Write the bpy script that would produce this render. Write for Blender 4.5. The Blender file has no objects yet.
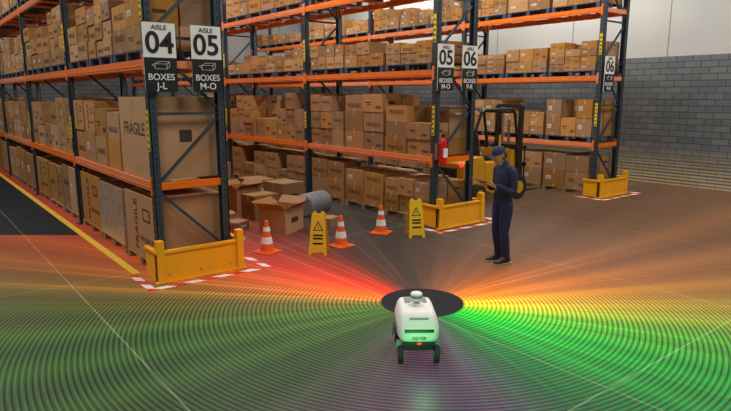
import bpy, bmesh, math, random
from mathutils import Vector, Matrix
random.seed(7)
S=bpy.context.scene
try: S.view_settings.view_transform='Standard'
except Exception as e: print(e)
def link(o,parent=None):
    S.collection.objects.link(o)
    if parent: o.parent=parent
    return o
def empty(name,loc=(0,0,0),rz=0):
    e=bpy.data.objects.new(name,None); e.location=loc; e.rotation_euler=(0,0,rz); e.empty_display_size=.1
    return link(e)
# ---------------- materials
class NT:
    def __init__(s,name):
        s.m=bpy.data.materials.new(name); s.m.use_nodes=True
        s.t=s.m.node_tree; s.b=s.t.nodes['Principled BSDF']
    def n(s,typ,**k):
        x=s.t.nodes.new(typ)
        for a,b in k.items(): setattr(x,a,b)
        return x
    def l(s,a,b): s.t.links.new(a,b)
    def math(s,op,a,b=None,c=None,clamp=False):
        x=s.t.nodes.new('ShaderNodeMath'); x.operation=op; x.use_clamp=clamp
        for i,v in enumerate((a,b,c)):
            if v is None: continue
            if isinstance(v,(int,float)): x.inputs[i].default_value=v
            else: s.l(v,x.inputs[i])
        return x.outputs[0]
    def mix(s,f,a,b,bt='MIX'):
        x=s.t.nodes.new('ShaderNodeMix'); x.data_type='RGBA'; x.blend_type=bt
        for i,v in ((0,f),(6,a),(7,b)):
            if isinstance(v,(int,float)): x.inputs[i].default_value=v
            elif isinstance(v,tuple): x.inputs[i].default_value=(*v[:3],1)
            else: s.l(v,x.inputs[i])
        return x.outputs[2]
def mat(name,c,rough=.5,metal=0,var=.15,scale=6,island=0,bump=0,alpha=1,emit=0):
    N=NT(name); tc=N.n('ShaderNodeTexCoord'); no=N.n('ShaderNodeTexNoise'); no.inputs['Scale'].default_value=scale; no.inputs['Detail'].default_value=5
    N.l(tc.outputs['Object'],no.inputs['Vector'])
    lo=tuple(x*(1-var) for x in c); hi=tuple(min(1,x*(1+var)) for x in c)
    col=N.mix(no.outputs['Fac'],lo,hi)
    if island:
        g=N.n('ShaderNodeNewGeometry')
        v=N.math('MULTIPLY_ADD',g.outputs['Random Per Island'],2*island,1-island)
        h=N.n('ShaderNodeHueSaturation'); N.l(col,h.inputs['Color']); N.l(v,h.inputs['Value'])
        s2=N.math('FRACT',N.math('MULTIPLY',g.outputs['Random Per Island'],17.3))
        N.l(N.math('MULTIPLY_ADD',s2,.3,.85),h.inputs['Saturation']); col=h.outputs[0]
    N.l(col,N.b.inputs['Base Color']); N.b.inputs['Roughness'].default_value=rough; N.b.inputs['Metallic'].default_value=metal
    if bump:
        b=N.n('ShaderNodeBump'); b.inputs['Strength'].default_value=bump; b.inputs['Distance'].default_value=.01
        N.l(no.outputs['Fac'],b.inputs['Height']); N.l(b.outputs[0],N.b.inputs['Normal'])
    if emit: N.l(col,N.b.inputs['Emission Color']); N.b.inputs['Emission Strength'].default_value=emit
    if alpha<1: N.b.inputs['Alpha'].default_value=alpha
    return N.m
M={}
M['card']=mat('cardboard',(.38,.190,.068),.85,var=.12,scale=4,island=.3)
M['tape']=mat('parcel_tape',(.50,.30,.13),.35,var=.08)
M['print']=mat('box_print',(.05,.025,.015),.7)
M['label']=mat('paper_label',(.7,.68,.62),.6)
M['post']=mat('upright_steel_blue',(.045,.065,.09),.45,.3,island=.1)
M['hole']=mat('upright_slots',(.01,.012,.015),.8)
M['beam']=mat('beam_orange',(.82,.18,.02),.4,island=.08)
M['yel']=mat('guard_yellow',(.92,.42,.01),.4,var=.1)
M['tag']=mat('tag_yellow',(.9,.65,.02),.5)
M['line']=mat('line_paint_yellow',(.85,.50,.03),.6,var=.25)
M['pallet']=mat('pallet_wood_blue',(.045,.07,.12),.8,island=.2)
M['palletw']=mat('pallet_wood',(.3,.2,.11),.85,island=.2)
M['white']=mat('white_paint',(.8,.8,.78),.5,var=.03)
M['black']=mat('black_plastic',(.012,.012,.013),.45)
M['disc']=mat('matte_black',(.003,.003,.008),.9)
M['rub']=mat('rubber',(.015,.015,.015),.85,bump=.3,scale=40)
M['steel']=mat('steel',(.45,.46,.48),.3,.9)
M['grey']=mat('grey_plastic',(.22,.24,.26),.5)
M['cone']=mat('cone_orange',(.85,.13,.015),.45)
M['refl']=mat('reflective_white',(.85,.85,.85),.4,var=.03)
M['wet']=mat('sign_yellow_plastic',(.85,.55,.02),.4,var=.06)
M['red']=mat('extinguisher_red',(.6,.015,.012),.25)
M['navy']=mat('navy_workwear',(.014,.020,.075),.85,var=.3,scale=14,bump=.5)
M['navyd']=mat('navy_cap',(.014,.024,.10),.8)
M['skin']=mat('skin',(.52,.28,.18),.5,var=.06)
M['hair']=mat('dark_hair',(.03,.018,.01),.7)
M['shoe']=mat('shoe_leather',(.035,.028,.022),.5)
M['sole']=mat('shoe_sole',(.3,.28,.24),.7)
M['paper']=mat('yellow_paper',(.9,.62,.2),.7)
M['wrap']=mat('stretch_wrap',(.40,.30,.22),.15,var=.4,scale=9,bump=.9)
M['flt']=mat('forklift_yellow',(.6,.30,.01),.35,var=.06)
M['redlamp']=mat('red_lamp',(.9,.02,.02),.3,emit=3)
# ---------------- mesh builder
class MB:
    def __init__(s): s.v=[];s.f=[];s.m=[];s.mats=[]
    def mi(s,k):
        if k not in s.mats: s.mats.append(k)
        return s.mats.index(k)
    def add(s,vs,fs,k,mtx=None):
        b=len(s.v); i=s.mi(k)
        for p in vs:
            s.v.append(tuple(mtx@Vector(p)) if mtx else tuple(p))
        for f in fs: s.f.append([b+j for j in f]); s.m.append(i)
    def box(s,lo,hi,k,mtx=None):
        x0,y0,z0=lo;x1,y1,z1=hi
        s.add([(x0,y0,z0),(x1,y0,z0),(x1,y1,z0),(x0,y1,z0),(x0,y0,z1),(x1,y0,z1),(x1,y1,z1),(x0,y1,z1)],
          [(0,3,2,1),(4,5,6,7),(0,1,5,4),(1,2,6,5),(2,3,7,6),(3,0,4,7)],k,mtx)
    def bc(s,c,sz,k,mtx=None):
        s.box([c[i]-sz[i]/2 for i in range(3)],[c[i]+sz[i]/2 for i in range(3)],k,mtx)
    def loft(s,pts,rad,k,n=14,up=(0,0,1),mtx=None,cap=True,power=1):
        pts=[Vector(p) for p in pts]; V=[];F=[]
        for i,p in enumerate(pts):
            if i==0: t=pts[1]-p
            elif i==len(pts)-1: t=p-pts[i-1]
            else: t=(pts[i+1]-pts[i-1])
            t.normalize(); u=Vector(up)
            if abs(t.dot(u))>.97: u=Vector((1,0,0))
            a=t.cross(u).normalized(); b=a.cross(t).normalized()
            r=rad[i]; ra,rb=(r,r) if isinstance(r,(int,float)) else r
            for j in range(n):
                th=2*math.pi*j/n; c,sn=math.cos(th),math.sin(th)
                if power!=1: c=math.copysign(abs(c)**power,c); sn=math.copysign(abs(sn)**power,sn)
                V.append(p+a*ra*c+b*rb*sn)
        for i in range(len(pts)-1):
            for j in range(n):
                F.append((i*n+j,i*n+(j+1)%n,(i+1)*n+(j+1)%n,(i+1)*n+j))
        if cap:
            F.append(tuple(reversed(range(n)))); F.append(tuple((len(pts)-1)*n+j for j in range(n)))
        s.add(V,F,k,mtx)
    def rod(s,a,b,r,k,n=10,mtx=None): s.loft([a,b],[r,r],k,n,mtx=mtx)
    def bar(s,a,b,w,h,k,up=(0,0,1)):
        a=Vector(a);b=Vector(b);t=(b-a).normalized();u=Vector(up)
        if abs(t.dot(u))>.97:u=Vector((0,1,0))
        x=t.cross(u).normalized();y=x.cross(t).normalized();V=[]
        for p in (a,b):
            for i,j in ((-1,-1),(1,-1),(1,1),(-1,1)): V.append(p+x*w/2*i+y*h/2*j)
        s.add(V,[(3,2,1,0),(4,5,6,7),(0,1,5,4),(1,2,6,5),(2,3,7,6),(3,0,4,7)],k)
    def prism(s,poly,y0,y1,k,mtx=None):  # poly in xz
        n=len(poly); V=[(x,y0,z) for x,z in poly]+[(x,y1,z) for x,z in poly]
        F=[tuple(range(n)),tuple(reversed(range(n,2*n)))]+[(j,(j+1)%n+0,(j+1)%n+n,j+n)[::-1] for j in range(n)]
        s.add(V,F,k,mtx)
    def lathe(s,prof,k,c=(0,0,0),n=24,mtx=None):
        V=[];F=[]
        for r,z in prof:
            for j in range(n):
                t=2*math.pi*j/n; V.append((c[0]+r*math.cos(t),c[1]+r*math.sin(t),c[2]+z))
        for i in range(len(prof)-1):
            for j in range(n): F.append((i*n+j,i*n+(j+1)%n,(i+1)*n+(j+1)%n,(i+1)*n+j))
        F.append(tuple(reversed(range(n)))); F.append(tuple((len(prof)-1)*n+j for j in range(n)))
        s.add(V,F,k,mtx)
    def obj(s,name,parent=None,loc=(0,0,0),rz=0,bevel=0,smooth=False,remesh=0,sub=0,smi=0):
        me=bpy.data.meshes.new(name); me.from_pydata(s.v,[],s.f)
        for k in s.mats: me.materials.append(M[k])
        me.polygons.foreach_set('material_index',s.m)
        me.update()
        bm=bmesh.new(); bm.from_mesh(me); bmesh.ops.recalc_face_normals(bm,faces=bm.faces); bm.to_mesh(me); bm.free()
        o=bpy.data.objects.new(name,me); o.location=loc; o.rotation_euler=(0,0,rz); link(o,parent)
        if smooth or remesh: me.polygons.foreach_set('use_smooth',[True]*len(me.polygons))
        if remesh:
            r=o.modifiers.new('r','REMESH'); r.mode='VOXEL'; r.voxel_size=remesh; r.use_smooth_shade=True
            if smi: q=o.modifiers.new('s','SMOOTH'); q.iterations=smi; q.factor=.5
        if bevel:
            b=o.modifiers.new('b','BEVEL'); b.width=bevel; b.segments=2; b.limit_method='ANGLE'; b.angle_limit=.7
        return o
def text(body,size,k,parent,loc,rot=(math.pi/2,0,0),name='lettering',off=.0,align='CENTER',ext=.002):
    c=bpy.data.curves.new(name,'FONT'); c.body=body; c.size=size; c.align_x=align; c.align_y='CENTER'; c.extrude=ext; c.offset=off
    c.materials.append(M[k]); o=bpy.data.objects.new(name,c); o.location=loc; o.rotation_euler=rot; link(o,parent); return o
def textmesh(body):
    c=bpy.data.curves.new('t','FONT'); c.body=body; c.size=1; c.align_x='CENTER'; c.align_y='CENTER'; c.offset=.01; c.resolution_u=2
    o=bpy.data.objects.new('t',c); link(o); dg=bpy.context.evaluated_depsgraph_get()
    me=bpy.data.meshes.new_from_object(o.evaluated_get(dg)); V=[tuple(v.co) for v in me.vertices]; F=[tuple(p.vertices) for p in me.polygons]
    bpy.data.objects.remove(o); bpy.data.meshes.remove(me); bpy.data.curves.remove(c); w=max(v[0] for v in V)-min(v[0] for v in V)
    return V,F,w
TF=textmesh('FRAGILE'); TH=textmesh('THIS SIDE UP')
# ---------------- floor
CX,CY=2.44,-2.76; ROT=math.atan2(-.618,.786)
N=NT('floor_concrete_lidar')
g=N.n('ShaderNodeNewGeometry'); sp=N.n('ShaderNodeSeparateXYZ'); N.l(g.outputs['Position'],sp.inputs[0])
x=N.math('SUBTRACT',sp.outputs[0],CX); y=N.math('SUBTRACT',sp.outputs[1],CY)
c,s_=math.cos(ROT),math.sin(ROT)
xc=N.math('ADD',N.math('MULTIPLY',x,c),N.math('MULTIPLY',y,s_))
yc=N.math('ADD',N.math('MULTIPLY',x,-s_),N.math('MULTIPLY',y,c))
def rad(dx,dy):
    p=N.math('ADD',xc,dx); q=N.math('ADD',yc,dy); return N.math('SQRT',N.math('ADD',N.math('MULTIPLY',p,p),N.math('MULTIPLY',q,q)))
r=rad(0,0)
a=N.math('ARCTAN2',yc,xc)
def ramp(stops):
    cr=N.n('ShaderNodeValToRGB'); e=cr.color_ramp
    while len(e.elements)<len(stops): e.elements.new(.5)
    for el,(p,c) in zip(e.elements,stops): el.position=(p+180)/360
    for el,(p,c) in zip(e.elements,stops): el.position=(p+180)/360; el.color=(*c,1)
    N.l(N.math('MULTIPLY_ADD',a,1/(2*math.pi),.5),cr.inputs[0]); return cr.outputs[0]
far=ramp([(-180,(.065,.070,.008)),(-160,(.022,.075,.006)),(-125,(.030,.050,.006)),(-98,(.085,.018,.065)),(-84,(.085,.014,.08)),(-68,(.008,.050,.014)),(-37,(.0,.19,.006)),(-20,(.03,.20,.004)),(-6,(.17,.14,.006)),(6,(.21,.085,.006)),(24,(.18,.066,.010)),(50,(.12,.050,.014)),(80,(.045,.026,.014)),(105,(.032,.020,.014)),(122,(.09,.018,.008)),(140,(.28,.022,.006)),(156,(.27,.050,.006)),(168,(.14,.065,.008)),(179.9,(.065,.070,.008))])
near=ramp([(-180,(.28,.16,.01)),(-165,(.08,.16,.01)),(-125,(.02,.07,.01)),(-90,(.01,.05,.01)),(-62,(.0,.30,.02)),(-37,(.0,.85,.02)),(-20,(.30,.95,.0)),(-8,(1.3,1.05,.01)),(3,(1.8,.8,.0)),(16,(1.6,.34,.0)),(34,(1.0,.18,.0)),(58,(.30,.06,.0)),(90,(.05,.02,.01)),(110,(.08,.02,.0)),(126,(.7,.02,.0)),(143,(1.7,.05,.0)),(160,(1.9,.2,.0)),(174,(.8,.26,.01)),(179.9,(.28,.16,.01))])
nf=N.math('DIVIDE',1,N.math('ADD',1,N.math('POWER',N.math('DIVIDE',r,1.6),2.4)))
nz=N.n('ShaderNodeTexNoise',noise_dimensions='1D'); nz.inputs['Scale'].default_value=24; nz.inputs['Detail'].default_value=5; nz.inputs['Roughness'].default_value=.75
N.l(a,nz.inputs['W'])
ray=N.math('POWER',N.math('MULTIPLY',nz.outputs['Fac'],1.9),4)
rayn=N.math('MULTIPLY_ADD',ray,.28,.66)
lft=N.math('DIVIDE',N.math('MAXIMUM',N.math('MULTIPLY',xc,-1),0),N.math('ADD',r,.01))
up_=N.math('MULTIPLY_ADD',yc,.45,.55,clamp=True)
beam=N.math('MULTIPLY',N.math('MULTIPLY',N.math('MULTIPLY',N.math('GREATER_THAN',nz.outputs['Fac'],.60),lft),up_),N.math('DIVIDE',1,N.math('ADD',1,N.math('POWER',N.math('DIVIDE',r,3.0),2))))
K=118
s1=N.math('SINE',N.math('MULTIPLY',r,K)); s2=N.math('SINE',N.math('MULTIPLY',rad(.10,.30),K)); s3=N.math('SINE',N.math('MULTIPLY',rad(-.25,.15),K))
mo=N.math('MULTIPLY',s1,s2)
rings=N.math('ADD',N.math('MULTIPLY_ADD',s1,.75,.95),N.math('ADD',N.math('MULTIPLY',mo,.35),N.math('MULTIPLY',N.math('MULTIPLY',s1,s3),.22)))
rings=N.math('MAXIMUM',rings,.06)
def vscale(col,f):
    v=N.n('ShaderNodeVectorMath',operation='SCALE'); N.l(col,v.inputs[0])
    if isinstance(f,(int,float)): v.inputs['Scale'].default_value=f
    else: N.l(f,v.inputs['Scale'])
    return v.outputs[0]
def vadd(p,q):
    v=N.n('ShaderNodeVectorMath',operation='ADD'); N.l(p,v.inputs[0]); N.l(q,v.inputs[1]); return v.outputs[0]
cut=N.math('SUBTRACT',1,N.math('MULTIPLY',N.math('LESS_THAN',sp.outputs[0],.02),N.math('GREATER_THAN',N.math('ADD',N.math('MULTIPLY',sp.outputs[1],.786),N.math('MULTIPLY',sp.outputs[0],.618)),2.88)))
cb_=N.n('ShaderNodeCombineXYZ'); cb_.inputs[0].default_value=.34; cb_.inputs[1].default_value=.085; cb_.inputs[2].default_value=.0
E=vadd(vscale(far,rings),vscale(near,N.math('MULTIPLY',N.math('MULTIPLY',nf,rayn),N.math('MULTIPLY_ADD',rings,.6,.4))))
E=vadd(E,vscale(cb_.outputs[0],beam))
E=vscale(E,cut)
no=N.n('ShaderNodeTexNoise'); no.inputs['Scale'].default_value=1.3; no.inputs['Detail'].default_value=8; N.l(g.outputs['Position'],no.inputs['Vector'])
base=N.mix(no.outputs['Fac'],(.006,.010,.015),(.018,.023,.028))
def joint(co,off,per,w):
    f=N.math('PINGPONG',N.math('SUBTRACT',co,off),per/2)
    return N.math('LESS_THAN',f,w)
jn=N.math('MAXIMUM',joint(sp.outputs[0],-.8,3,.009),joint(sp.outputs[1],-5.35,6,.009))
no2=N.n('ShaderNodeTexNoise'); no2.inputs['Scale'].default_value=3; N.l(g.outputs['Position'],no2.inputs['Vector'])
base=N.mix(N.math('MULTIPLY',jn,no2.outputs['Fac']),base,(.26,.25,.18))
N.l(base,N.b.inputs['Base Color']); N.b.inputs['Roughness'].default_value=.6; N.b.inputs['Specular IOR Level'].default_value=.2
N.l(E,N.b.inputs['Emission Color']); N.b.inputs['Emission Strength'].default_value=1  # lidar rays, rings and glow painted into the floor as emission
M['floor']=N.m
# wall brick
N=NT('wall_brick_panel')
g=N.n('ShaderNodeNewGeometry'); sp=N.n('ShaderNodeSeparateXYZ'); N.l(g.outputs['Position'],sp.inputs[0])
cb=N.n('ShaderNodeCombineXYZ'); N.l(N.math('ADD',sp.outputs[0],sp.outputs[1]),cb.inputs[0]); N.l(sp.outputs[2],cb.inputs[1])
br=N.n('ShaderNodeTexBrick'); N.l(cb.outputs[0],br.inputs['Vector']); br.inputs['Scale'].default_value=1; br.inputs['Brick Width'].default_value=.44; br.inputs['Row Height'].default_value=.17; br.inputs['Mortar Size'].default_value=.012
br.inputs['Color1'].default_value=(.10,.118,.13,1); br.inputs['Color2'].default_value=(.15,.165,.18,1); br.inputs['Mortar'].default_value=(.05,.055,.06,1)
no=N.n('ShaderNodeTexNoise'); no.inputs['Scale'].default_value=.7; N.l(g.outputs['Position'],no.inputs['Vector'])
panel=N.mix(no.outputs['Fac'],(.45,.47,.47),(.55,.56,.56))
seam=N.math('LESS_THAN',N.math('PINGPONG',N.math('ADD',sp.outputs[0],sp.outputs[1]),1.5),.015)
panel=N.mix(seam,panel,(.2,.2,.2))
isb=N.math('LESS_THAN',sp.outputs[2],3.55)
N.l(N.mix(isb,panel,br.outputs['Color']),N.b.inputs['Base Color']); N.b.inputs['Roughness'].default_value=.7
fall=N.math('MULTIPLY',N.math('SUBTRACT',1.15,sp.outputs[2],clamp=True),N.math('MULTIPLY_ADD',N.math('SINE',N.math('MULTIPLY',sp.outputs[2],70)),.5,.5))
N.b.inputs['Emission Color'].default_value=(.5,.3,.08,1); N.l(N.math('MULTIPLY',fall,.45),N.b.inputs['Emission Strength'])  # orange lidar scan lines painted on the wall as emission, fading upward
bu=N.n('ShaderNodeBump'); bu.inputs['Strength'].default_value=.4; N.l(N.math('MULTIPLY',br.outputs['Fac'],isb),bu.inputs['Height']); bu.invert=True; N.l(bu.outputs[0],N.b.inputs['Normal'])
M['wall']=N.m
# hazard tape
N=NT('hazard_tape'); g=N.n('ShaderNodeNewGeometry'); sp=N.n('ShaderNodeSeparateXYZ'); N.l(g.outputs['Position'],sp.inputs[0])
f=N.math('FRACT',N.math('MULTIPLY',N.math('ADD',sp.outputs[0],sp.outputs[1]),2.4))
N.l(N.mix(N.math('GREATER_THAN',f,.5),(.7,.03,.015),(.8,.75,.7)),N.b.inputs['Base Color']); N.b.inputs['Roughness'].default_value=.5; M['haz']=N.m

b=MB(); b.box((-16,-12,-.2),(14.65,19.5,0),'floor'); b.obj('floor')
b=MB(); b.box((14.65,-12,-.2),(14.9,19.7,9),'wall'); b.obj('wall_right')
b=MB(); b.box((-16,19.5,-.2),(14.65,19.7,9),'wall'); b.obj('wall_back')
# ---------------- racks
BAY=4.45; D0=.25; LV=(1.27,2.9,4.5); P0,P1=.3,1.27
def rack(r0,nb,tags):
    e=empty('pallet_rack',(r0,0,0))
    up=MB(); be=MB()
    for i in range(nb+1):
        d=D0+i*BAY
        for k,r in enumerate((P0,P1)):
            sgn=1 if k==0 else -1
            up.bc((r-sgn*.045,d,3.3),(.018,.12,6.6),'post')
            up.bc((r,d-.052,3.3),(.10,.016,6.6),'post'); up.bc((r,d+.052,3.3),(.10,.016,6.6),'post')
            up.bc((r,d,.01),(.2,.2,.02),'post')
            for z in range(0,62 if i<2 else 0):
                zz=.15+z*.1
                up.bc((r-sgn*.0545,d-.025,zz),(.003,.018,.045),'hole'); up.bc((r-sgn*.0545,d+.025,zz),(.003,.018,.045),'hole')
                if i==0: up.bc((r,d-.0605,zz),(.018,.003,.045),'hole')
        z=.25; flip=False
        while z<6.2:
            up.bar((P0,d,z),(P1,d,z),.035,.04,'post')
            a,c=((P0,P1) if flip else (P1,P0))
            up.bar((a,d,z+.03),(c,d,z+.97),.035,.04,'post'); z+=1.0; flip=not flip
    for L in LV:
        for i in range(nb):
            a=D0+i*BAY+.06; c=a+BAY-.12
            for r in (P0-.03,P1+.03):
                be.box((r-.025,a,L-.065),(r+.025,c,L+.065),'beam')
                be.box((r-.032,a+.02,L-.028),(r+.032,c-.02,L-.012),'beam')
                for q in (a-.055,c+.005): be.box((r-.036,q,L-.13),(r+.036,q+.05,L+.13),'beam')
            for q in range(1,5):
                dd=a+q*(c-a)/5; be.box((P0-.01,dd-.03,L-.0),(P1+.01,dd+.03,L+.05),'beam')
        be.box((P0+.05,D0-.045,L-.05),(P1-.05,D0-.0,L+.05),'beam')
    up.obj('uprights',e); be.obj('beams',e,bevel=.004)
    t=MB()
    for (i,z,h) in tags:
        d=D0+i*BAY; t.box((P0-.067,d-.03,z),(P0-.056,d+.03,z+h),'tag')
        for q in range(int(h/.09)): t.box((P0-.069,d-.02,z+.02+q*.09),(P0-.066,d+.02,z+.06+q*.09),'print')
    t.obj('location_tags',e)
    return e
tg=[(0,1.75,.55),(0,3.45,.5),(1,3.3,.5),(1,1.7,.4),(2,1.6,.5),(2,3.3,.4),(3,3.2,.5)]
RK=(0,5.3,10.85)
for r0 in RK: rack(r0,4,tg)
# guards + tape
for r0 in RK:
    e=empty('rack_end_guard',(r0,0,0)); b=MB(); w0,w1=.14,1.40
    b.box((w0,-.05,.02),(w1,-.02,.42),'yel')
    b.box((w0,-.02,.02),(w0+.03,.4,.42),'yel'); b.box((w1-.03,-.02,.02),(w1,.4,.42),'yel')
    b.box((w0-.02,-.07,.40),(w1+.02,-.0,.44),'yel'); b.box((w0-.02,-.0,.40),(w0+.05,.42,.44),'yel'); b.box((w1-.05,0,.40),(w1+.02,.42,.44),'yel')
    b.box((w0-.03,-.09,0),(w1+.03,-.02,.02),'yel')
    for q in (w0,w1-.10): b.box((q,-.08,.0),(q+.10,.03,.58),'yel')
    for q in (.3,.75,1.2): b.rod((q,-.056,.1),(q,-.05,.1),.015,'steel')
    b.obj('barrier',e,bevel=.008)
    b=MB()
    b.box((w0-.2,-.30,0),(w1+.34,-.20,.004),'haz'); b.box((w0-.2,-.20,0),(w0-.10,.55,.004),'haz'); b.box((w1+.24,-.20,0),(w1+.34,.5,.004),'haz')
    b.obj('hazard_floor_tape',None,(r0,0,0))
b=MB(); b.box((.0,.6,0),(.11,18,.004),'line'); b.obj('yellow_floor_line')
# ---------------- cardboard stock
def carton(b,lo,hi,detail=1,q=None):
    b.box(lo,hi,'card'); x0,y0,z0=lo;x1,y1,z1=hi; e=.0025
    if not detail: return
    ym=(y0+y1)/2; xm=(x0+x1)/2; w=.025; h=z1-z0
    b.box((x0-e,ym-w,z1-h*.22),(x1+e,ym+w,z1+e),'tape')
    b.box((x0-e,ym-w,z0),(x0,ym+w,z0+h*.15),'tape')
    if q is None: q=random.random()
    W=y1-y0
    if q<.55 and detail>1 and W>.3:
        V,F,tw=TF; sc=min(W*.7/tw,h*.5); zc=z0+h*random.choice((.35,.5,.6))
        if h>.5 and random.random()<.6:
            sc=min(h*.8/tw,W*.4); b.add([(x0-e,ym+W*.12+v[1]*sc,z0+h*.5+v[0]*sc) for v in V],F,'print')
            b.box((x0-e,ym-W*.35,z0+h*.6),(x0,ym-W*.12,z0+h*.8),'print'); b.box((x0-e*1.3,ym-W*.32,z0+h*.63),(x0-e,ym-W*.15,z0+h*.77),'card')
            V,F,tw=TH; s2_=W*.45/tw; b.add([(x0-e,ym-W*.2-v[0]*s2_,z0+h*.3+v[1]*s2_) for v in V],F,'print')
        else: b.add([(x0-e,ym-v[0]*sc,zc+v[1]*sc) for v in V],F,'print')
    elif q<.66:
        b.box((x0-e,ym+W*.12,z0+h*.4),(x0,ym+W*.36,z0+h*.62),'label')
        for k in range(3): b.box((x0-e*1.6,ym+W*.15,z0+h*(.44+k*.05)),(x0-e,ym+W*.32,z0+h*(.46+k*.05)),'print')
    elif q<.93:
        for k in range(3): b.box((x0-e,ym-W*(.4-.09*k),z0+h*.2),(x0,ym-W*(.34-.09*k),z0+h*.34),'print')
        b.box((x0-e,ym+W*.1,z0+h*.5),(x0,ym+W*.38,z0+h*.56),'print'); b.box((x0-e,ym+W*.1,z0+h*.4),(x0,ym+W*.3,z0+h*.44),'print')
    if random.random()<.5:
        b.box((xm-.09,y0-e,z0+h*.45),(xm+.09,y0,z0+h*.6),'label' if random.random()<.25 else 'print')
def pallet(b,r,d,z,k,L=1.25,W=1.0):
    for i in range(5): b.box((r+i*(W-.1)/4,d,z+.11),(r+i*(W-.1)/4+.1,d+L,z+.13),k)
    for j in range(3):
        dd=d+j*(L-.1)/2
        for i in range(3): b.box((r+i*(W-.1)/2,dd,z+.02),(r+i*(W-.1)/2+.1,dd+.1,z+.11),k)
        b.box((r,dd,z),(r+W,dd+.1,z+.02),k)
def stack(b,r,d,z,L,W,H,nd,nr,nz,detail,miss=.15,q=None):
    hh=H/nz
    for k in range(nz):
        for i in range(nd):
            for j in range(nr):
                if k==nz-1 and k>0 and random.random()<miss: continue
                jx=random.uniform(0,.03); jy=random.uniform(0,.015)
                carton(b,(r+j*W/nr+jx,d+i*L/nd+jy,z+k*hh),(r+(j+1)*W/nr-.012+jx*.3,d+(i+1)*L/nd-.012+jy*.3,z+(k+1)*hh-.004-random.choice((0,0,.02,.04) if k==nz-1 else (0,))),detail if (j==0 or (i==0 and k>=0) or k==nz-1) else 0,q)
for ri,r0 in enumerate(RK):
    for li in range(4):
        b=MB(); pb=MB()
        for i in range(4):
            a=D0+i*BAY+.12; Lw=(BAY-.24)/3
            for s in range(3):
                d=a+s*Lw; L=Lw-.07; z=LV[li-1]+.068 if li else 0.0
                usep = li in (0,2,3) or (ri==2)
                detail=2 if (i<2 and ri<2) else 1
                k='pallet' if li>=1 else 'palletw'
                W=1.04; r=.27
                if usep: pallet(pb,r,d,z,k,L,W); z+=.132
                if ri==0 and li==0: cfg=(random.choice((1,1,2)),1,1,random.uniform(.84,.95))
                elif ri==0 and li==1: cfg=(2,2,2,random.uniform(.92,1.12)) if s+i else (1,1,1,1.14)
                elif li==0: cfg=(random.choice((2,3)),2,2,random.uniform(.7,.92))
                elif li==1: cfg=(random.choice((2,3)),2,random.choice((2,3)),random.uniform(.95,1.22) if not usep else random.uniform(.6,.95))
                elif li==2: cfg=(random.choice((2,3)),2,random.choice((2,3,4)),random.uniform(.4,.8) if ri else random.uniform(.85,1.1))
                else: cfg=(2,2,3,1.0) if ri==0 else (random.choice((2,3)),2,2,random.uniform(.3,.7))
                if ri==1 and li==2: cfg=(random.choice((3,4)),2,2,random.uniform(.4,.58))
                stack(b,r,d,z,L,W,cfg[3],cfg[0],cfg[1],cfg[2],detail,.25 if li else .1,.1 if (ri==0 and li==0 and i==0) else None)
                if ri==0 and li==0 and i==0 and s==1:
                    b.box((r-.012,d-.01,z),(r+W+.01,d+L+.01,z+.9),'wrap')
        o=b.obj('stacked_cardboard_boxes',None,(r0,0,0),bevel=.006)
        pb.obj('pallets',o) if pb.v else None
# ---------------- signs
def sign(r,w,z0,z1,d,num,rng):
    e=empty('aisle_sign',(r,d,z0)); h=z1-z0; b=MB()
    b.box((0,0,0),(w,.012,h),'white'); b.box((0,-.003,0),(w,0,h*.5),'black')
    b.box((.05,.012,h*.3),(w-.05,.03,h*.36),'steel'); b.box((.05,.012,h*.7),(w-.05,.03,h*.76),'steel')
    cx=w/2; cz=h*.385; s=w*.14
    for (p,q) in (((-1.3,.35),(1.3,.35)),((-1.3,.35),(-1.3,-.7)),((1.3,.35),(1.3,-.7)),((-1.3,-.7),(1.3,-.7)),((-1.3,.35),(-.4,.85)),((-.4,.85),(1.9,.85)),((1.9,.85),(1.3,.35)),((1.9,.85),(1.9,-.2)),((1.9,-.2),(1.3,-.7)),((-1.3,.35),(-2,.1)),((-2,.1),(-1.2,-.3))):
        b.bar((cx+p[0]*s,-.005,cz+p[1]*s),(cx+q[0]*s,-.005,cz+q[1]*s),.004,.014,'white',up=(0,1,0))
    b.obj('panel',e)
    text('AISLE',w*.2,'black',e,(cx,-.004,h*.93),name='aisle_word')
    text(num,w*.88,'black',e,(cx,-.004,h*.70),name='aisle_number',off=.007)
    text('BOXES',w*.27,'white',e,(cx,-.006,h*.215),name='boxes_word',off=.001)
    text(rng,w*.29,'white',e,(cx,-.006,h*.085),name='range_text',off=.001)
sign(.20,.43,2.54,3.42,.12,'04','J-L'); sign(.84,.43,2.54,3.42,.12,'05','M-O')
sign(5.50,.42,2.58,3.42,.12,'05','M-O'); sign(6.15,.42,2.58,3.42,.12,'06','P-R')
sign(11.13,.42,2.58,3.42,.12,'06','P-R')
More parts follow.
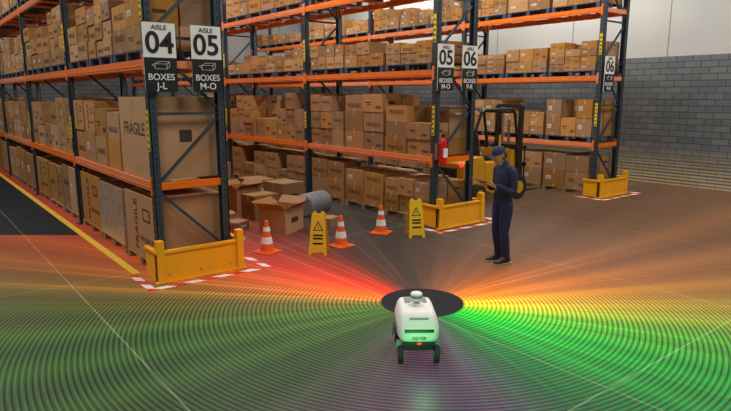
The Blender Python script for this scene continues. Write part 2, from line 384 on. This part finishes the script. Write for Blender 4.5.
# ---------------- cones
def cone(x,y,rz=0):
    e=empty('traffic_cone',(x,y,0),rz); b=MB(); b.bc((0,0,.0125),(.34,.34,.025),'cone'); b.bc((0,0,.03),(.27,.27,.012),'cone'); b.obj('base',e,bevel=.01)
    b=MB(); H=.50
    def R(z): return .115-(.115-.025)*z/H
    b.lathe([(R(0),.03),(R(.12),.15)],'cone',n=28); b.lathe([(R(.12)+.002,.15),(R(.23)+.002,.26)],'refl',n=28); b.lathe([(R(.23),.26),(R(.32),.35)],'cone',n=28)
    b.lathe([(R(.32)+.002,.35),(R(.39)+.002,.42)],'refl',n=28); b.lathe([(R(.39),.42),(R(.48),.51),(.02,.525)],'cone',n=28)
    b.obj('cone_body',e)
cone(2.10,.51,.3); cone(3.27,.09,.1); cone(4.41,.41,.5)
def wet(x,y,rz,H=.68):
    e=empty('wet_floor_sign',(x,y,0),rz); b=MB()
    for s in (-1,1):
        m=Matrix.Translation((0,s*.02,H))@Matrix.Rotation(s*.2,4,'X')
        hw,tw=.15,.105
        pol=[(-hw,-H*1.02),(-hw+.05,-H*1.02),(-hw+.06,-H*.95),(hw-.06,-H*.95),(hw-.05,-H*1.02),(hw,-H*1.02),(tw,-.03),(tw-.03,0),(.04,.0),(.04,-.035),(-.04,-.035),(-.04,0),(-tw+.03,0),(-tw,-.03)]
        b.prism(pol,-.006,.006,'wet',m)
        for sg in (-1,1):
            y0=sg*.0075
            b.prism([(-.085,-.30),(.085,-.30),(0,-.14)],min(y0,0),max(y0,0),'black',m)
            b.prism([(-.06,-.285),(.06,-.285),(0,-.175)],min(y0*1.1,0),max(y0*1.1,0),'wet',m)
            b.box((-.006,-.009,-.27),(.006,.009,-.21),'black',m)
            for q in (-.39,-.44,-.52): b.box((-.08,-.0075,q),(.08,.0075,q+.03),'black',m)
    b.obj('panels',e,bevel=.002)
wet(2.73,-.06,-.75); wet(4.74,-.15,-.5)
# ---------------- extinguisher on rack post
e=empty('fire_extinguisher',(5.62,.06,1.2)); b=MB()
b.lathe([(.06,0),(.075,.015),(.075,.42),(.06,.47),(.025,.5),(.022,.53)],'red',n=24)
b.box((-.02,-.03,.53),(.02,.03,.57),'black'); b.box((-.012,-.13,.57),(.012,.02,.585),'black'); b.box((-.012,-.12,.61),(.012,.02,.622),'black')
b.loft([(.02,0,.55),(.09,0,.54),(.115,0,.42),(.1,0,.2),(.095,0,.12)],[.01]*4+[.016],'black',8)
b.box((-.09,.06,.1),(.09,.13,.4),'steel'); b.box((-.05,-.078,.15),(.05,-.05,.32),'white')
b.obj('cylinder_and_valve',e,smooth=False)
# ---------------- clutter
def openbox(x,y,rz,w,l,h,tilt=0):
    e=empty('open_cardboard_box',(x,y,0),rz); b=MB(); t=.008
    b.box((-w/2,-l/2,0),(w/2,l/2,t),'card')
    for s in (-1,1):
        b.box((s*w/2-t/2,-l/2,0),(s*w/2+t/2,l/2,h),'card'); b.box((-w/2,s*l/2-t/2,0),(w/2,s*l/2+t/2,h),'card')
        m=Matrix.Translation((s*w/2,0,h))@Matrix.Rotation(s*.9,4,'Y'); b.box((-.004,-l/2,0),(.004,l/2,w*.3),'card',m)
        m=Matrix.Translation((0,s*l/2,h))@Matrix.Rotation(-s*(1.0),4,'X'); b.box((-w/2,-.004,0),(w/2,.004,w*.3),'card',m)
    b.box((-.12,-l/2-.007,h*.4),(.12,-l/2-.004,h*.6),'print')
    b.obj('carton',e)
openbox(3.10,1.75,.5,.66,.55,.46)
openbox(3.45,4.2,.2,.6,.6,.5)
def cb(x,y,rz,w,l,h,z=0,name='cardboard_box'):
    b=MB(); carton(b,(-w/2,-l/2,0),(w/2,l/2,h),2); b.obj(name,None,(x,y,z),rz,bevel=.006)
cb(2.42,2.25,.5,.36,.3,.18); cb(2.50,2.85,-.3,.3,.35,.24); cb(2.1,3.4,.2,.5,.5,.35); cb(3.35,3.05,.1,.6,.5,.5)
cb(4.3,3.7,.15,.6,.7,.6); cb(2.3,5.0,.1,.8,.8,.7); cb(3.4,5.8,.3,.8,.8,.9); cb(4.4,5.2,0,.6,.8,.5); cb(2.05,1.55,.9,.3,.35,.03)
cb(4.0,1.5,.4,.35,.3,.18)
e=empty('plastic_drum',(4.35,2.55,.25)); b=MB(); m=Matrix.Rotation(math.pi/2,4,'Y')@Matrix.Rotation(0,4,'X')
b.lathe([(.2,-.35),(.235,-.33),(.25,-.3),(.25,-.12),(.238,-.1),(.25,-.08),(.25,.1),(.238,.12),(.25,.14),(.25,.3),(.235,.33),(.2,.35)],'grey',n=28,mtx=m); b.obj('drum_body',e,smooth=False); e.rotation_euler=(0,0,.35)
# ---------------- forklift
def forklift(x,y,rz):
    e=empty('forklift',(x,y,0),rz); b=MB()
    b.prism([(-1.15,.25),(-1.2,.45),(-1.18,.95),(-1.05,1.08),(-.55,1.1),(-.45,.95),(-.45,.25)],-.52,.52,'flt')
    b.prism([(-.45,.3),(-.45,.95),(-.1,.95),(0,.55),(.75,.5),(.8,.25),(.5,.2),(-.2,.2)],-.52,-.3,'flt'); b.prism([(-.45,.3),(-.45,.95),(-.1,.95),(0,.55),(.75,.5),(.8,.25),(.5,.2),(-.2,.2)],.3,.52,'flt')
    b.box((-.45,-.3,.2),(.8,.3,.48),'black'); b.prism([(.55,.45),(.8,.45),(.75,1.15),(.62,1.2)],-.42,.42,'flt')
    b.box((-1.22,-.3,.5),(-1.17,.3,.85),'black'); b.box((-1.21,-.48,.9),(-1.17,-.38,1.0),'redlamp'); b.box((-1.21,.38,.9),(-1.17,.48,1.0),'redlamp')
    b.obj('body',e,bevel=.04)
    b=MB(); b.box((-.4,-.25,.95),(.1,.25,1.07),'black'); b.prism([(-.45,1.05),(-.55,1.6),(-.42,1.62),(-.32,1.05)],-.24,.24,'black'); b.obj('seat',e,bevel=.03)
    b=MB()
    for s in (-.48,.48):
        b.loft([(-.95,s,1.05),(-.8,s,1.7),(-.62,s,2.12),(-.5,s,2.17),(.45,s,2.17),(.58,s,2.08),(.68,s,1.6),(.75,s,1.1),(.78,s,.5)],[.035]*9,'black',8)
    for q in range(8): b.rod((-.5+q*.135,-.48,2.17),(-.5+q*.135,.48,2.17),.014,'black',8)
    b.rod((.56,-.48,2.1),(.56,.48,2.1),.03,'black')
    b.rod((.62,0,1.15),(.4,0,1.35),.02,'black')
    pts=[Vector((.38,0,1.37))+Vector((.07*math.sin(t)*-1,.17*math.cos(t),.15*math.sin(t))) for t in [i*math.pi/10 for i in range(21)]]
    b.loft(pts,[.014]*21,'black',6)
    b.obj('overhead_guard',e)
    b=MB()
    for s in (-.36,.36):
        b.box((.92,s-.04,.1),(1.05,s+.04,2.25),'black'); b.box((1.04,s*.82-.03,.15),(1.12,s*.82+.03,2.3),'steel')
    for z in (.3,1.2,2.2): b.box((.94,-.36,z),(1.02,.36,z+.08),'black')
    b.rod((.98,0,.2),(.98,0,1.9),.035,'steel'); b.rod((.9,.2,.3),(.9,.2,1.5),.03,'yel'); 
    for z in (.35,.75): b.box((1.12,-.45,z),(1.16,.45,z+.09),'black')
    for s in (-.4,-.13,.13,.4): b.box((1.12,s-.015,.35),(1.15,s+.015,1.25),'black')
    b.box((1.12,-.45,1.2),(1.15,.45,1.25),'black')
    for s in (-.25,.25): b.box((1.16,s-.05,.1),(1.2,s+.05,.85),'black'); b.prism([(1.16,.08),(1.16,.13),(1.98,.095),(1.98,.08)],s-.05,s+.05,'black')
    b.obj('mast_and_forks',e,bevel=.005)
    b=MB()
    for xx,rr in ((.62,.3),(-.8,.24)):
        for s in (-1,1):
            y0=s*.58; b.loft([(xx,y0-.1,rr),(xx,y0-.08,rr),(xx,y0+.08,rr),(xx,y0+.1,rr)],[rr-.04,rr,rr,rr-.04],'rub',28)
            b.loft([(xx,y0-.105,rr),(xx,y0+.105,rr)],[rr*.5,rr*.5],'flt',20)
    b.obj('wheels',e)
forklift(8.75,1.8,0.0)
# ---------------- robot
def robot(x,y,rz):
    e=empty('delivery_robot',(x,y,0),rz)  # local +x is the front
    b=MB()
    secs=[(0,.215,.27,.165),(.0,.235,.30,.185),(.005,.27,.31,.198),(.0,.36,.300,.197),(-.02,.44,.262,.175),(-.025,.475,.235,.155),(-.025,.488,.20,.13)]
    V=[];F=[];n=48
    for cx,z,hl,hw in secs:
        for j in range(n):
            t=2*math.pi*(j+.5)/n; c,s=math.cos(t),math.sin(t); c=math.copysign(abs(c)**.28,c); s=math.copysign(abs(s)**.28,s); V.append((cx+hl*c,hw*s,z))
    for i in range(len(secs)-1):
        for j in range(n): F.append((i*n+j,i*n+(j+1)%n,(i+1)*n+(j+1)%n,(i+1)*n+j))
    F.append(tuple(reversed(range(n)))); F.append(tuple((len(secs)-1)*n+j for j in range(n)))
    b.add(V,F,'white'); b.obj('shell',e,smooth=True)
    b=MB(); b.box((.29,-.135,.325),(.312,.135,.352),'black'); b.box((.28,-.15,.205),(.305,.15,.225),'black'); b.box((-.26,-.14,.13),(.26,.14,.22),'black')
    b.box((.303,-.018,.208),(.31,.018,.224),'redlamp'); b.box((.24,-.09,.425),(.25,.09,.445),'grey')
    b.box((-.15,-.201,.26),(.15,-.196,.34),'grey'); b.box((-.15,.196,.26),(.15,.201,.34),'grey')
    b.box((-.2,-.11,.486),(-.05,.11,.494),'grey')
    b.obj('bumper_and_vents',e,bevel=.003)
    text('ROVER',.042,'black',e,(.3165,0,.27),(math.pi/2,0,math.pi/2),name='logo',ext=.003)
    b=MB(); b.lathe([(.075,.486),(.07,.50),(.03,.507),(.03,.535),(.052,.54),(.058,.555),(.058,.6),(.048,.612),(.02,.62)],'white',n=28); b.lathe([(.0585,.562),(.0585,.59)],'grey',n=28); b.obj('lidar_sensor',e,smooth=False)
    b=MB()
    for xx,rr in ((.25,.085),(-.21,.085)):
        for s in (-1,1):
            yy=s*.17
            b.loft([(xx,yy-.024,rr),(xx,yy-.018,rr),(xx,yy+.018,rr),(xx,yy+.024,rr)],[rr-.012,rr,rr,rr-.012],'rub',24)
            b.loft([(xx,yy-.027,rr),(xx,yy+.027,rr)],[.045,.045],'steel',16)
            b.bar((xx,yy+s*.033,rr),(xx-.03,yy+s*.02,.22),.012,.04,'grey')
    b.obj('wheels',e)
robot(1.40,-3.76,math.atan2(-3.93,-3.78)+.12)
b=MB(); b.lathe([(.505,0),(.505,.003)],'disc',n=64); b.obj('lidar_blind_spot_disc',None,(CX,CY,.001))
# ---------------- worker
def worker(x,y,rz):
    e=empty('warehouse_worker',(x,y,0),rz)
    b=MB()
    b.loft([(0,0,.86),(0,0,.93),(0,0,1.02),(.005,0,1.12),(0,0,1.25),(-.01,0,1.36),(-.01,0,1.44),(.005,0,1.49),(.02,0,1.53)],
           [(.15,.10),(.175,.12),(.165,.115),(.158,.11),(.175,.12),(.19,.12),(.175,.10),(.11,.075),(.07,.065)],'navy',20,up=(1,0,0))
    for s in (-1,1):
        b.loft([(0,s*.09,.92),(.005,s*.095,.8),(.02,s*.1,.62),(.03,s*.1,.5),(.01,s*.1,.36),(-.015,s*.1,.2),(-.02,s*.1,.1)],[.1,.1,.083,.072,.07,.06,.062],'navy',16,up=(1,0,0))
        b.loft([(-.01,s*.13,1.43),(-.015,s*.19,1.4),(-.02,s*.215,1.3),(-.02,s*.235,1.16),(.0,s*.235,1.115),(.06,s*.22,1.12),(.17,s*.18,1.18),(.235,s*.155,1.215)],[.07,.072,.06,.052,.052,.05,.044,.038],'navy',14,up=(0,1,0))
    b.loft([(.02,0,1.5),(.03,0,1.56)],[(.066,.066),(.066,.064)],'navy',16,up=(1,0,0))
    b.obj('body_clothes',e,remesh=.013,smi=4)
    HM=Matrix.Translation((.045,0,1.53))@Matrix.Rotation(.42,4,'Y')
    b=MB()
    prof=[(.0,-.03,.05,.055),(.01,.0,.05,.055),(.018,.035,.055,.07),(.022,.06,.062,.085),(.015,.1,.070,.096),(.008,.14,.075,.1),(.0,.18,.074,.1),(-.004,.21,.062,.083),(-.006,.235,.035,.05),(-.006,.243,.012,.016)]
    b.loft([(p[0],0,p[1]) for p in prof],[(p[2],p[3]) for p in prof],'skin',20,up=(1,0,0),mtx=HM)
    b.loft([(.105,0,.148),(.122,0,.118),(.13,0,.1),(.112,0,.09)],[(.009,.012),(.012,.012),(.017,.012),(.012,.008)],'skin',10,mtx=HM)
    b.loft([(.095,0,.03),(.098,0,.045)],[(.024,.02),(.02,.015)],'skin',10,mtx=HM)
    b.loft([(.1,-.022,.064),(.113,0,.066),(.1,.022,.064)],[.006,.008,.006],'skin',8,mtx=HM)
    for s in (-1,1): b.loft([(-.005,s*.074,.08),(-.012,s*.083,.105),(-.012,s*.085,.13),(-.003,s*.076,.142)],[(.008,.01),(.008,.018),(.008,.02),(.006,.01)],'skin',10,mtx=HM)
    b.obj('head',e,remesh=.0045,smi=2)
    b=MB()
    for s in (-1,1):
        b.lathe([(.002,-.009),(.008,-.006),(.010,0),(.008,.006),(.002,.009)],'white',(.097,s*.032,.125),10,mtx=HM)
        b.bc((.1065,s*.032,.124),(.003,.008,.009),'black',HM)
        b.bc((.101,s*.033,.143),(.012,.032,.006),'hair',HM)
    b.bc((.113,0,.0655),(.006,.036,.003),'print',HM)
    b.obj('face_details',e)
    b=MB()
    V=[(-.006,.055,.072,.09),(-.012,.08,.078,.098),(-.016,.12,.08,.1),(-.016,.16,.08,.1)]
    b.loft([(-.03,0,v[1]) for v in V],[(v[2],.08) for v in V],'hair',20,up=(1,0,0),mtx=HM); b.obj('hair',e,smooth=True)
    b=MB()
    pr=[(.0,.15,.083,.108),(0,.165,.084,.11),(-.002,.2,.078,.102),(-.004,.23,.06,.08),(-.006,.25,.035,.045),(-.006,.256,.012,.014)]
    b.loft([(p[0],0,p[1]) for p in pr],[(p[2],p[3]) for p in pr],'navyd',24,up=(1,0,0),mtx=HM)
    b.loft([(.09,0,.158),(.12,0,.157),(.16,0,.15),(.178,0,.144)],[(.075,.006),(.072,.006),(.055,.005),(.025,.004)],'navyd',16,mtx=HM)
    b.obj('cap',e,smooth=True)
    b=MB()
    for s in (-1,1):
        b.loft([(-.085,s*.1,.055),(-.04,s*.1,.07),(.03,s*.102,.065),(.1,s*.105,.05),(.165,s*.108,.04),(.195,s*.108,.032)],[(.032,.04),(.04,.055),(.042,.05),(.046,.035),(.04,.025),(.018,.014)],'shoe',14)
        b.loft([(-.02,s*.1,.06),(-.02,s*.1,.13)],[.05,.052],'shoe',14)
    b.obj('boots',e,smooth=True)
    b=MB()
    for s in (-1,1): b.prism([(-.12,0),(-.12,.022),(.2,.022),(.205,.012),(.19,0)],s*.105-.045,s*.105+.045,'sole')
    b.obj('soles',e,bevel=.008)
    b=MB(); b.loft([(0,0,.985),(0,0,1.02)],[(.172,.123),(.170,.122)],'black',24,up=(1,0,0)); b.bc((.01,-.175,1.0),(.06,.03,.1),'black'); b.obj('belt',e,bevel=.002)
    BM=Matrix.Translation((.36,0,1.262))@Matrix.Rotation(-.35,4,'Y')
    b=MB(); b.bc((0,0,0),(.31,.23,.006),'palletw',BM); b.bc((-.005,0,.005),(.285,.21,.003),'paper',BM); b.bc((.14,0,.01),(.03,.09,.014),'steel',BM)
    for q in range(6): b.bc((-.09+q*.035,0,.007),(.005,.16,.001),'print',BM)
    b.obj('clipboard',e)
    for s in (-1,1):
        b=MB()
        hm=BM@Matrix.Translation((-.105,s*.112,-.020))@Matrix.Rotation(-s*.35,4,'Z')
        b.loft([(-.045,0,-.012),(-.02,0,-.008),(.01,0,-.006),(.04,0,-.004),(.07,0,-.003)],[(.026,.02),(.03,.017),(.038,.016),(.042,.014),(.04,.011)],'skin',14,mtx=hm)
        for k,(yy,l) in enumerate(((.030,.066),(.010,.075),(-.010,.070),(-.030,.054))):
            yy=yy*s
            b.loft([(.055,yy,-.002),(.055+l*.45,yy*1.08,-.003),(.055+l*.78,yy*1.1,.001),(.055+l,yy*1.1,.009)],[.0095,.009,.008,.0065],'skin',10,mtx=hm)
        b.loft([(-.01,s*.026,-.004),(.008,s*.048,.006),(.022,s*.046,.028),(.042,s*.030,.033),(.05,s*.022,.032)],[.014,.0125,.0105,.0095,.007],'skin',10,mtx=hm)
        b.loft([Vector((-.045,0,-.012)),Vector((-.075,0,-.018))],[(.025,.02),(.027,.023)],'skin',14,mtx=hm)
        b.obj('hand_left' if s>0 else 'hand_right',e,remesh=.0032,smi=1)
worker(4.60,-2.21,math.radians(163.5))
# ---------------- lights
w=bpy.data.worlds.new('world'); S.world=w; w.use_nodes=True; w.node_tree.nodes['Background'].inputs[0].default_value=(.65,.8,1,1); w.node_tree.nodes['Background'].inputs[1].default_value=.11
def area(x,y,z,sx,sy,en,c=(1,.93,.83),rot=(0,0,0)):
    l=bpy.data.lights.new('ceiling_light','AREA'); l.shape='RECTANGLE'; l.size=sx; l.size_y=sy; l.energy=en; l.color=c
    o=bpy.data.objects.new('ceiling_light',l); o.location=(x,y,z); o.rotation_euler=rot; link(o)
for x in (-3,3.5,8.8,13):
    for y,en in ((-5,270),(3,330),(11,330)): area(x,y,8.2,.6,4,en)
l=bpy.data.lights.new('robot_green_fill','POINT'); l.energy=7; l.color=(.2,1,.3); l.shadow_soft_size=.05; o=bpy.data.objects.new('robot_green_fill',l); o.location=(.95,-4.35,.22); link(o)  # added green lamp that tints the robot, not one of its parts
# ---------------- camera
cam=bpy.data.cameras.new('camera'); cam.sensor_width=36; cam.lens=593/731*36; co=bpy.data.objects.new('camera',cam); link(co)
co.location=(-2.40,-7.79,2.5); th=math.radians(10.55)
co.rotation_euler=Vector((.618*math.cos(th),.786*math.cos(th),-math.sin(th))).to_track_quat('-Z','Y').to_euler()
S.camera=co
